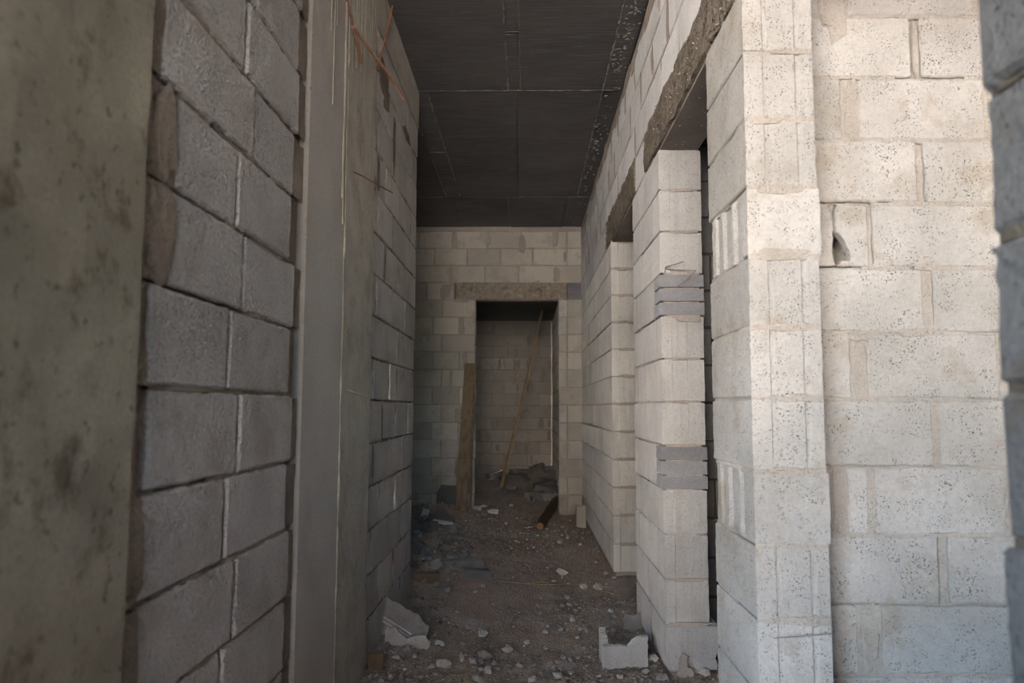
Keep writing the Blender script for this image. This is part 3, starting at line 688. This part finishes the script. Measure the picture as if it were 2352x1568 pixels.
def box_thing(name, label, cat, c, size, rz, m, tilt=0, group=None, jit=.002, bev=.004):
    mb = MB(); a, b, h = size; R_ = Matrix.Rotation(rz, 3, 'Z') @ Matrix.Rotation(tilt, 3, 'Y'); c = Vector(c)
    pts = jag([(-a/2, -b/2), (a/2, -b/2), (a/2, b/2), (-a/2, b/2)], .04, jit)
    n = len(pts); vs = []
    for z, k in ((0, .97), (bev, 1), (h-bev, 1), (h, .97)):
        for x, y in pts: vs.append(c + R_ @ Vector((x*k, y*k, z)))
    fs = [tuple(reversed(range(n))), tuple(3*n+i for i in range(n))] + [(r*n+i, r*n+(i+1) % n, r*n+n+(i+1) % n, r*n+n+i) for r in range(3) for i in range(n)]
    mb.add(vs, fs); return tag(mb.build(name, m), label, cat, group)
box_thing('wood_offcut', 'small brown square wood offcut at the foot of the left column', 'wood', (-.675, 3.43, gz(-.675, 3.43, -.005)), (.066, .05, .075), .15, 'bark_light')
box_thing('wood_offcut', 'wider brown wood offcut beside the end of the left wall', 'wood', (-.66, 5.02, gz(-.66, 5.02, -.005)), (.16, .08, .065), .1, 'bark_light')

# broken hollow block by the pillar
mb = MB(); bx, by, bz = .353, 3.53, gz(.45, 3.6, -.012)
def face(poly, org, e1, t): 
    e1 = Vector(e1).normalized(); n = e1.cross(Vector((0, 0, 1))).normalized(); org = Vector(org)
    extrude_outline(mb, jag(poly, .012, .0022), lambda u, z, d: org + e1*u + Vector((0, 0, z)) + n*d, t, .003, .001)
face([(0, .004), (.04, -.002), (.055, .012), (.13, .014), (.145, .0), (.208, .0), (.21, .155), (.165, .148), (.14, .135), (.115, .108), (.09, .112), (.05, .112), (0, .112)], (bx, by, bz), (1, .02, 0), .03)
face([(0, 0), (.17, 0), (.17, .10), (.10, .13), (.06, .12), (0, .14)], (bx+.002, by+.20, bz), (0, -1, 0), .03)
face([(0, 0), (.17, 0), (.17, .06), (.12, .09), (.05, .13), (0, .15)], (bx+.208, by+.03, bz), (0, 1, 0), .03)
face([(0, 0), (.2, 0), (.2, .07), (.12, .05), (.06, .065), (0, .08)], (bx+.204, by+.205, bz), (-1, 0, 0), .03)
tag(mb.build('hollow_block', 'blk_light'), 'broken hollow grey block standing open on the floor before the pillar', 'block')
frag('block_shard', 'upright jagged block shard leaning at the foot of the pillar', 'block', (.665, 3.40, gz(.7, 3.4, -.01)), (1, 0, 0), (0, .25, 1), [(0, 0), (.085, 0), (.08, .04), (.055, .055), (.058, .10), (.035, .115), (.022, .09), (.02, .05)], .04, 'stone', amp=.004, step=.012)
frag('block_shard', 'flat heart shaped grey block shard beside the pillar base', 'block', (.53, 4.10, gz(.58, 4.1)), (1, .1, .05), (0, .5, .8), [(0, .02), (.04, 0), (.1, .01), (.13, .05), (.10, .095), (.06, .075), (.02, .09)], .035, 'stone')

# slabs lying in the middle left
box_thing('block_slab', 'half buried grey block slab lying in the corridor left of centre', 'block', (-.36, 5.36, gz(-.36, 5.36, -.015)), (.20, .10, .075), .28, 'rub', .1)
box_thing('block_slab', 'flat dusty slab behind the half buried block slab', 'block', (-.47, 5.66, gz(-.47, 5.66, -.012)), (.30, .12, .055), .12, 'rub')
o = frag('plaster_slab', 'grey plaster slab with a white broken edge below the leaning plank', 'plaster', (-.94, 7.22, gz(-.85, 7.2, .03)), (1, .0, -.05), (0, .5, .9), [(0, 0), (.26, -.01), (.25, .03), (.17, .08), (.13, .14), (.07, .12), (.05, .06), (0, .06)], .03, 'rub')
mb = MB(); mb.tube([(-.89, 7.195, gz(-.85, 7.2, .02)), (-.80, 7.19, gz(-.8, 7.2, .02)), (-.70, 7.20, gz(-.7, 7.2, .035))], [.018, .022, .012], 5); mb.build('white_edge', 'white', o)
frag('plaster_slab', 'small white plaster lump left of the plaster slab', 'plaster', (-1.02, 7.25, gz(-1.0, 7.25, .04)), (1, 0, .1), (0, .3, 1), [(0, 0), (.08, 0), (.09, .05), (.03, .07)], .04, 'white')
frag('plaster_slab', 'grey square slab leaning on the back wall behind the plank', 'plaster', (-.98, 8.20, gz(-.9, 8.2, .0)), (1, .05, 0), (0, .25, 1), [(0, 0), (.30, 0), (.29, .20), (.05, .21), (0, .12)], .03, 'rub')
for (x, y, a, lb_) in ((-.536, 8.9, .07, 'white plaster chip inside the end doorway on the left'), (-.60, 8.25, .10, 'flat white plaster chip at the foot of the plank'), (-.41, 8.2, .10, 'long white plaster chip right of the plank foot'), (.03, 9.2, .07, 'white plaster chip before the rubble of the end room'), (-.19, 8.9, .03, 'tiny white plaster chip in the middle of the end doorway')):
    frag('plaster_chip', lb_, 'plaster', (x, y, gz(x, y, .004)), (1, .1, 0), (0, .6, .6), jag([(0, 0), (a, -.01), (a*1.1, .03), (a*.4, .045), (-.005, .03)], .02, .004), .02, 'white', 'white plaster chips on the dirt')

# leaning planks, cane pole, log, block stub
def plank(name, label, p0, p1, wdt, t, m):
    p0, p1 = Vector(p0), Vector(p1); ax_ = (p1-p0).normalized(); sx = Vector((1, 0, 0)) - ax_*ax_.x; sx.normalize(); ny = ax_.cross(sx)
    mb = MB(); L = (p1-p0).length; n = 14; vs = []
    for i in range(n+1):
        c = p0 + ax_*(L*i/n); w2 = wdt/2 + random.uniform(-.0015, .0015)
        for a, b in ((-w2+.003, -t/2), (w2-.003, -t/2), (w2, -t/2+.003), (w2, t/2), (-w2, t/2), (-w2, -t/2+.003)): vs.append(c + sx*a - ny*b*-1)
    fs = [tuple(range(6)), tuple(n*6+i for i in reversed(range(6)))] + [(i*6+k, i*6+6+k, i*6+6+(k+1) % 6, i*6+(k+1) % 6) for i in range(n) for k in range(6)]
    mb.add(vs, fs); return tag(mb.build(name, m), label, 'plank')
plank('plank', 'long weathered wooden plank leaning beside the end doorway', (-.682, 7.80, gz(-.68, 7.8)), (-.640, 8.375, 1.69), .118, .028, 'wood')
plank('batten', 'thin wooden batten standing behind the leaning plank', (-.60, 8.10, gz(-.6, 8.1)), (-.594, 8.385, 1.52), .022, .02, 'wood')
mb = MB(); mb.tube([(-.345, 10.3, gz(-.345, 10.3)-.01), (-.17, 10.5, .85), (.02, 10.7, 1.65), (.235, 10.95, 2.64)], [.024, .022, .020, .018], 8)
tag(mb.build('cane_pole', 'bamboo'), 'thin pale cane pole leaning across the end doorway', 'pole')
a = Vector((.135, 7.30, gz(.135, 7.3)+.045)); b = Vector((.375, 9.2, gz(.375, 9.2)+.05))
mb = MB(); pts = [a.lerp(b, i/10)+Vector((random.uniform(-.006, .006), 0, random.uniform(-.005, .005))) for i in range(11)]
mb.tube(pts, [.040]+[random.uniform(.046, .055) for _ in range(9)]+[.04], 10); lg = tag(mb.build('log', 'bark'), 'dark barked log lying on the floor before the end doorway', 'log')
mb = MB(); d = (a-b).normalized(); mb.tube([a + d*.0, a + d*.012], [.036, .030], 10); mb.build('cut_end', 'raw', lg)
box_thing('block_stub', 'pale upright block stub at the foot of the right wall near the corridor end', 'block', (.555, 7.66, gz(.555, 7.6, -.01)), (.095, .14, .215), .0, 'blk_back')

# reinforcing bars and wires
def bar(name, label, cat, pts, r, m, group=None, n=7):
    mb = MB(); mb.tube(pts, r, n); return tag(mb.build(name, m), label, cat, group)
X_ = XL
o = bar('reinforcing_bar', 'long rusty steel bar hanging down across the top of the left column', 'steel bar', [(X_+.0, 2.66, 2.86), (X_+.012, 2.76, 2.80), (X_+.02, 2.852, 2.732), (X_+.06, 2.94, 2.69), (X_+.12, 3.06, 2.635), (-.545, 3.17, 2.56)], .0062, 'rust')
bar('reinforcing_bar', 'short bent rusty bar stub beside the long bar on the left column', 'steel bar', [(X_-.01, 2.84, 2.745), (X_+.02, 2.88, 2.71), (X_+.03, 2.93, 2.665), (X_+.03, 2.965, 2.628)], .0065, 'rust')
bar('reinforcing_bar', 'dark rusty bar rising to the ceiling behind the left column edge', 'steel bar', [(X_-.01, 3.33, 2.76), (X_+.02, 3.345, 2.79), (X_+.02, 3.53, 3.05), (X_+.02, 3.68, 3.285)], .0055, 'rust')
mb = MB()
for i in range(9): lump(mb, X_+.022+random.uniform(-.006, .006), 2.855+random.uniform(-.012, .012), 2.735+random.uniform(-.012, .012), random.uniform(.004, .009), 1)
mb.build('cement_knot', 'fin', o)
bar('tie_wire', 'thin rusty wire sticking out of the left column at mid height', 'wire', [(X_+.005, 2.902, 2.152), (X_+.03, 3.05, 2.172), (X_+.055, 3.25, 2.195), (-.645, 3.47, 2.225)], .0028, 'rust')
bar('tie_wire', 'short wire stub with cement low on the left column', 'wire', [(X_+.005, 2.91, 1.27), (X_+.03, 2.98, 1.258), (X_+.04, 3.12, 1.245)], .0035, 'fin')
bar('tie_wire', 'bright wire pair poking from the end edge of the left wall', 'wire', [(X_+.0, 4.60, .655), (X_+.02, 4.66, .653), (-.675, 4.70, .655)], .0022, 'wire')
bar('tie_wire', 'lower bright wire poking from the end edge of the left wall', 'wire', [(X_+.0, 4.62, .63), (-.69, 4.67, .632), (-.67, 4.69, .633)], .002, 'wire')
bar('tie_wire', 'upper loop of thin wire on the pillar above the dark bricks', 'wire', [(.648, YP+.004, 1.832), (.652, YP-.012, 1.858), (.69, YP-.05, 1.862), (.725, YP-.065, 1.872)], .0024, 'wire')
bar('tie_wire', 'lower loop of thin wire bending over the dark bricks of the pillar', 'wire', [(.648, YP+.004, 1.856), (.66, YP-.012, 1.846), (.72, YP-.02, 1.840), (.79, YP-.022, 1.838), (.745, YP-.04, 1.795), (.695, YP-.05, 1.757)], .0024, 'wire')
bar('tie_wire', 'tiny wire sticking from the left edge of the end doorway', 'wire', [(-.60, YB-.002, 1.90), (-.585, YB-.03, 1.905), (-.555, YB-.05, 1.90)], .003, 'wire')
bar('tie_wire', 'thin wire lying along a joint low on the bright corner pier', 'wire', [(.665, 2.064, .585), (.74, 2.060, .592), (.815, 2.058, .600)], .0014, 'wire')
# straws on the dirt
def straw(label, pts, r=.0018):
    bar('straw', label, 'straw', [(x, y, gz(x, y, .006)) for x, y in pts], r, 'bamboo', 'dry straws on the dirt', 5)
straw('long thin straw lying across the corridor floor', [(-.28+.11*i, 5.22+.02*math.sin(i*1.3)-.03*i*.5, ) for i in range(9)])
straw('dry straw looping in the middle of the floor', [(-.10, 5.15), (0, 5.2), (.10, 5.22), (.13, 5.27), (.09, 5.28), (.06, 5.20), (.16, 5.17)])
straw('short straw close to the left wall end', [(-.66, 4.75), (-.55, 4.70), (-.47, 4.74)])
straw('pale straw on the grey rubble', [(-.45, 6.05), (-.33, 6.04), (-.28, 6.06)])
straw('straw on the floor behind the rubble chunks', [(-.60, 6.7), (-.5, 6.68), (-.42, 6.69)])
straw('straw by the foot of the second pillar', [(.42, 5.1), (.5, 5.0), (.60, 4.92)])
# small green sprout beside the log
sp = bpy.data.objects.new('sprout', None); C.objects.link(sp); sp.location = (.07, 7.75, gz(.07, 7.75)); tag(sp, 'small dull green sprout beside the log', 'plant')
for i in range(7):
    mb = MB(); an_ = i*.9; c = Vector(sp.location) + Vector((0, 0, .0)); d = Vector((math.cos(an_), math.sin(an_), .5)).normalized(); s_ = Vector((-math.sin(an_), math.cos(an_), 0))
    l = random.uniform(.04, .07); mb.add([c, c+d*l*.5+s_*.01, c+d*l, c+d*l*.5-s_*.01, c+d*l*.5+Vector((0, 0, -.002))], [(0, 1, 4), (1, 2, 4), (2, 3, 4), (3, 0, 4), (0, 3, 2, 1)]); mb.build('leaf', 'leaf', sp)

# rubble stones: fourteen shapes shared by all the copies
def stone_mesh(i, m, rough=1):
    rnd = random.Random(100+i); vs, fs = hull_pts(18, 1, rnd.uniform(.65, 1), rnd.uniform(.5, .85), 100+i)
    mb = MB(); mb.add(vs, fs); me = mb.mesh('stone_shape'); me.materials.append(M[m]); return me
SM = {m: [stone_mesh(i, m) for i in range(10)] for m in ('stone', 'rub')}
def stone(x, y, s, m='stone', label=None, group=None, name='rubble_stone', sink=.25, flat=1):
    o = bpy.data.objects.new(name, random.choice(SM[m])); C.objects.link(o)
    o.location = (x, y, gz(x, y) + s*.5*(.62*flat - sink)); o.scale = (s/2, s/2*random.uniform(.8, 1.1), s/2*flat); o.rotation_euler = (random.uniform(-.3, .3), random.uniform(-.3, .3), random.uniform(0, 6.28))
    return tag(o, label, 'stone', group)
G1 = 'pale rubble stones scattered on the dirt'
named = [(-.43,3.81,.06,'pale stone just right of the broken blocks by the left wall'),(-.38,3.54,.095,'largest brown and white stone in the left foreground'),(-.09,3.76,.068,'round knobbly stone in the middle foreground'),
 (-.20,3.69,.09,'long pale stone lying diagonally in the middle foreground'),(-.25,3.58,.062,'grey stone below the long diagonal stone'),(-.17,3.46,.065,'upright stone nearest the bottom of the long stones'),
 (-.23,4.03,.065,'angular stone in the middle distance left of centre'),(.39,5.11,.085,'rounded grey stone right of centre beside the second pillar'),(.48,5.07,.09,'wide grey stone next to the rounded grey stone'),
 (.26,4.82,.055,'pointed grey stone standing in the middle of the floor'),(.26,5.44,.10,'flat brown stone right of centre'),(.60,3.36,.075,'grey stone between the hollow block and the shard'),
 (.79,3.41,.065,'grey stone right of the pillar foot'),(.60,4.34,.06,'square grey stone at the inner foot of the pillar'),(.10,4.03,.045,'brown egg shaped stone near the centre of the floor'),
 (.26,4.27,.062,'grey stone above the centre right of the foreground'),(-.31,4.15,.045,'small pale stone left of the centre'),(.30,6.68,.06,'flat white stone on the far floor'),(.38,6.88,.06,'pinkish stone behind the flat white stone'),
 (-.21,3.35,.07,'stone cut by the bottom edge left of the centre'),(.03,3.36,.06,'stone cut by the bottom edge at the centre'),(.14,3.40,.06,'stone at the bottom edge right of the centre'),(-.28,5.04,.06,'grey stone before the half buried slab')]
for x, y, s, lb_ in named: stone(x, y, s, 'stone', lb_)
random.seed(5)
def free(x, y, r=.03): return (XL+.02+r < x < XR-.03-r) or (y > 4.8 and x < XR-.03-r and y < 8.35) 
n = 0
while n < 150:
    y = 3.3 + 5*random.random()**1.8; x = random.uniform(-.68, .6)
    if y < 4.9 and random.random() < .35: x = random.gauss(.35, .2)
    if not free(x, y): continue
    if .33 < x < .58 and 3.45 < y < 3.78: continue
    stone(x, y, random.choice((.018, .022, .028, .034, .042)), 'stone', 'small pale grey rubble stone scattered on the dirt floor', G1); n += 1
G2 = 'dark rubble chunks heaped at the left'
n = 0
while n < 120:
    x = random.gauss(-.95, .22) if n < 85 else random.gauss(-.62, .12); y = random.gauss(6.2, .75) if n < 85 else random.gauss(5.6, .7)
    if not (4.85 < y < 8.2 and x > -1.6 and x < -.35): continue
    stone(x, y, random.uniform(.05, .17) if n < 60 else random.uniform(.04, .09), 'rub', 'dark grey rubble chunk in the heap beyond the left wall', G2, 'rubble_chunk', .2); n += 1
for i in range(26):
    stone(random.gauss(-.58, .07), random.uniform(3.45, 4.7), random.uniform(.025, .055), 'rub', 'grey rubble chunk along the foot of the left wall', 'chunks along the left wall foot', 'rubble_chunk') if True else 0
G3 = 'block rubble on the floor of the end room'
for i in range(46):
    x = random.uniform(-.1, .38) if i < 34 else random.uniform(-.5, 0); y = random.uniform(9.2, 12.0)
    if i % 3 == 0: 
        box_thing('block_piece', 'broken block piece in the rubble of the end room', 'block', (x, y, gz(x, y, -.01)), (random.uniform(.14, .3), random.uniform(.10, .16), random.uniform(.06, .12)), random.uniform(-.7, .7), 'rub', random.uniform(-.25, .25), G3, .006)
    else: stone(x, y, random.uniform(.06, .16), 'rub', 'rubble chunk in the heap of the end room', 'rubble chunks in the end room', 'rubble_chunk', .15)
for x, y, s in ((.60,3.62,.06),(.86,3.40,.05),(.9,3.55,.06),(.50,4.35,.05),(.56,4.25,.06),(.47,4.12,.05),(.58,5.5,.05),(.62,5.33,.045),(.70,5.36,.04)):
    stone(x, y, s, 'stone', 'grey stone lying against the foot of a pillar', 'stones against the pillar feet')

# fine gravel, far too much to count
random.seed(8)
mb = MB(); tiny = [hull_pts(8, 1, .8, .7, 300+i) for i in range(8)]
n = 0
while n < 8000:
    y = 3.1 + 5.6*random.random()**1.6; x = random.uniform(-1.5 if y > 4.8 else XL+.02, .62 if not (2.52 < y < 3.42 or 4.34 < y < 5.4) else .95)
    dens = .12 + 1.1*noise.noise((x*3.5, y*2.4, 1)) + (.55 if x > .12 and y < 4.8 else 0) + (.5 if x < -.45 else 0) + (.25 if y < 3.9 else 0)
    if random.random() > dens: continue
    r = random.choice((.003, .004, .004, .005, .006, .008, .011, .015)) * (1 if y < 6 else 1.3)
    vs, fs = random.choice(tiny); a = random.uniform(0, 6.28); c, s_ = math.cos(a), math.sin(a); z = hfun(x, y)
    mb.add([(x+r*(v.x*c-v.y*s_), y+r*(v.x*s_+v.y*c), z+r*(v.z+.35)) for v in vs], fs); n += 1
gv = link('gravel', mb.mesh('gravel', fixn=False), 'gravel'); tag(gv, 'fine grey gravel and crumbs covering the corridor dirt', 'gravel', kind='stuff')
mb = MB()
for i in range(1500):
    x = random.uniform(-.7, .4); y = random.uniform(8.6, 12.3); lump(mb, x, y, hfun(x, y), random.uniform(.006, .02), .7)
tag(link('gravel', mb.mesh('gravel', fixn=False), 'gravel'), 'fine rubble crumbs on the floor of the end room', 'gravel', kind='stuff')
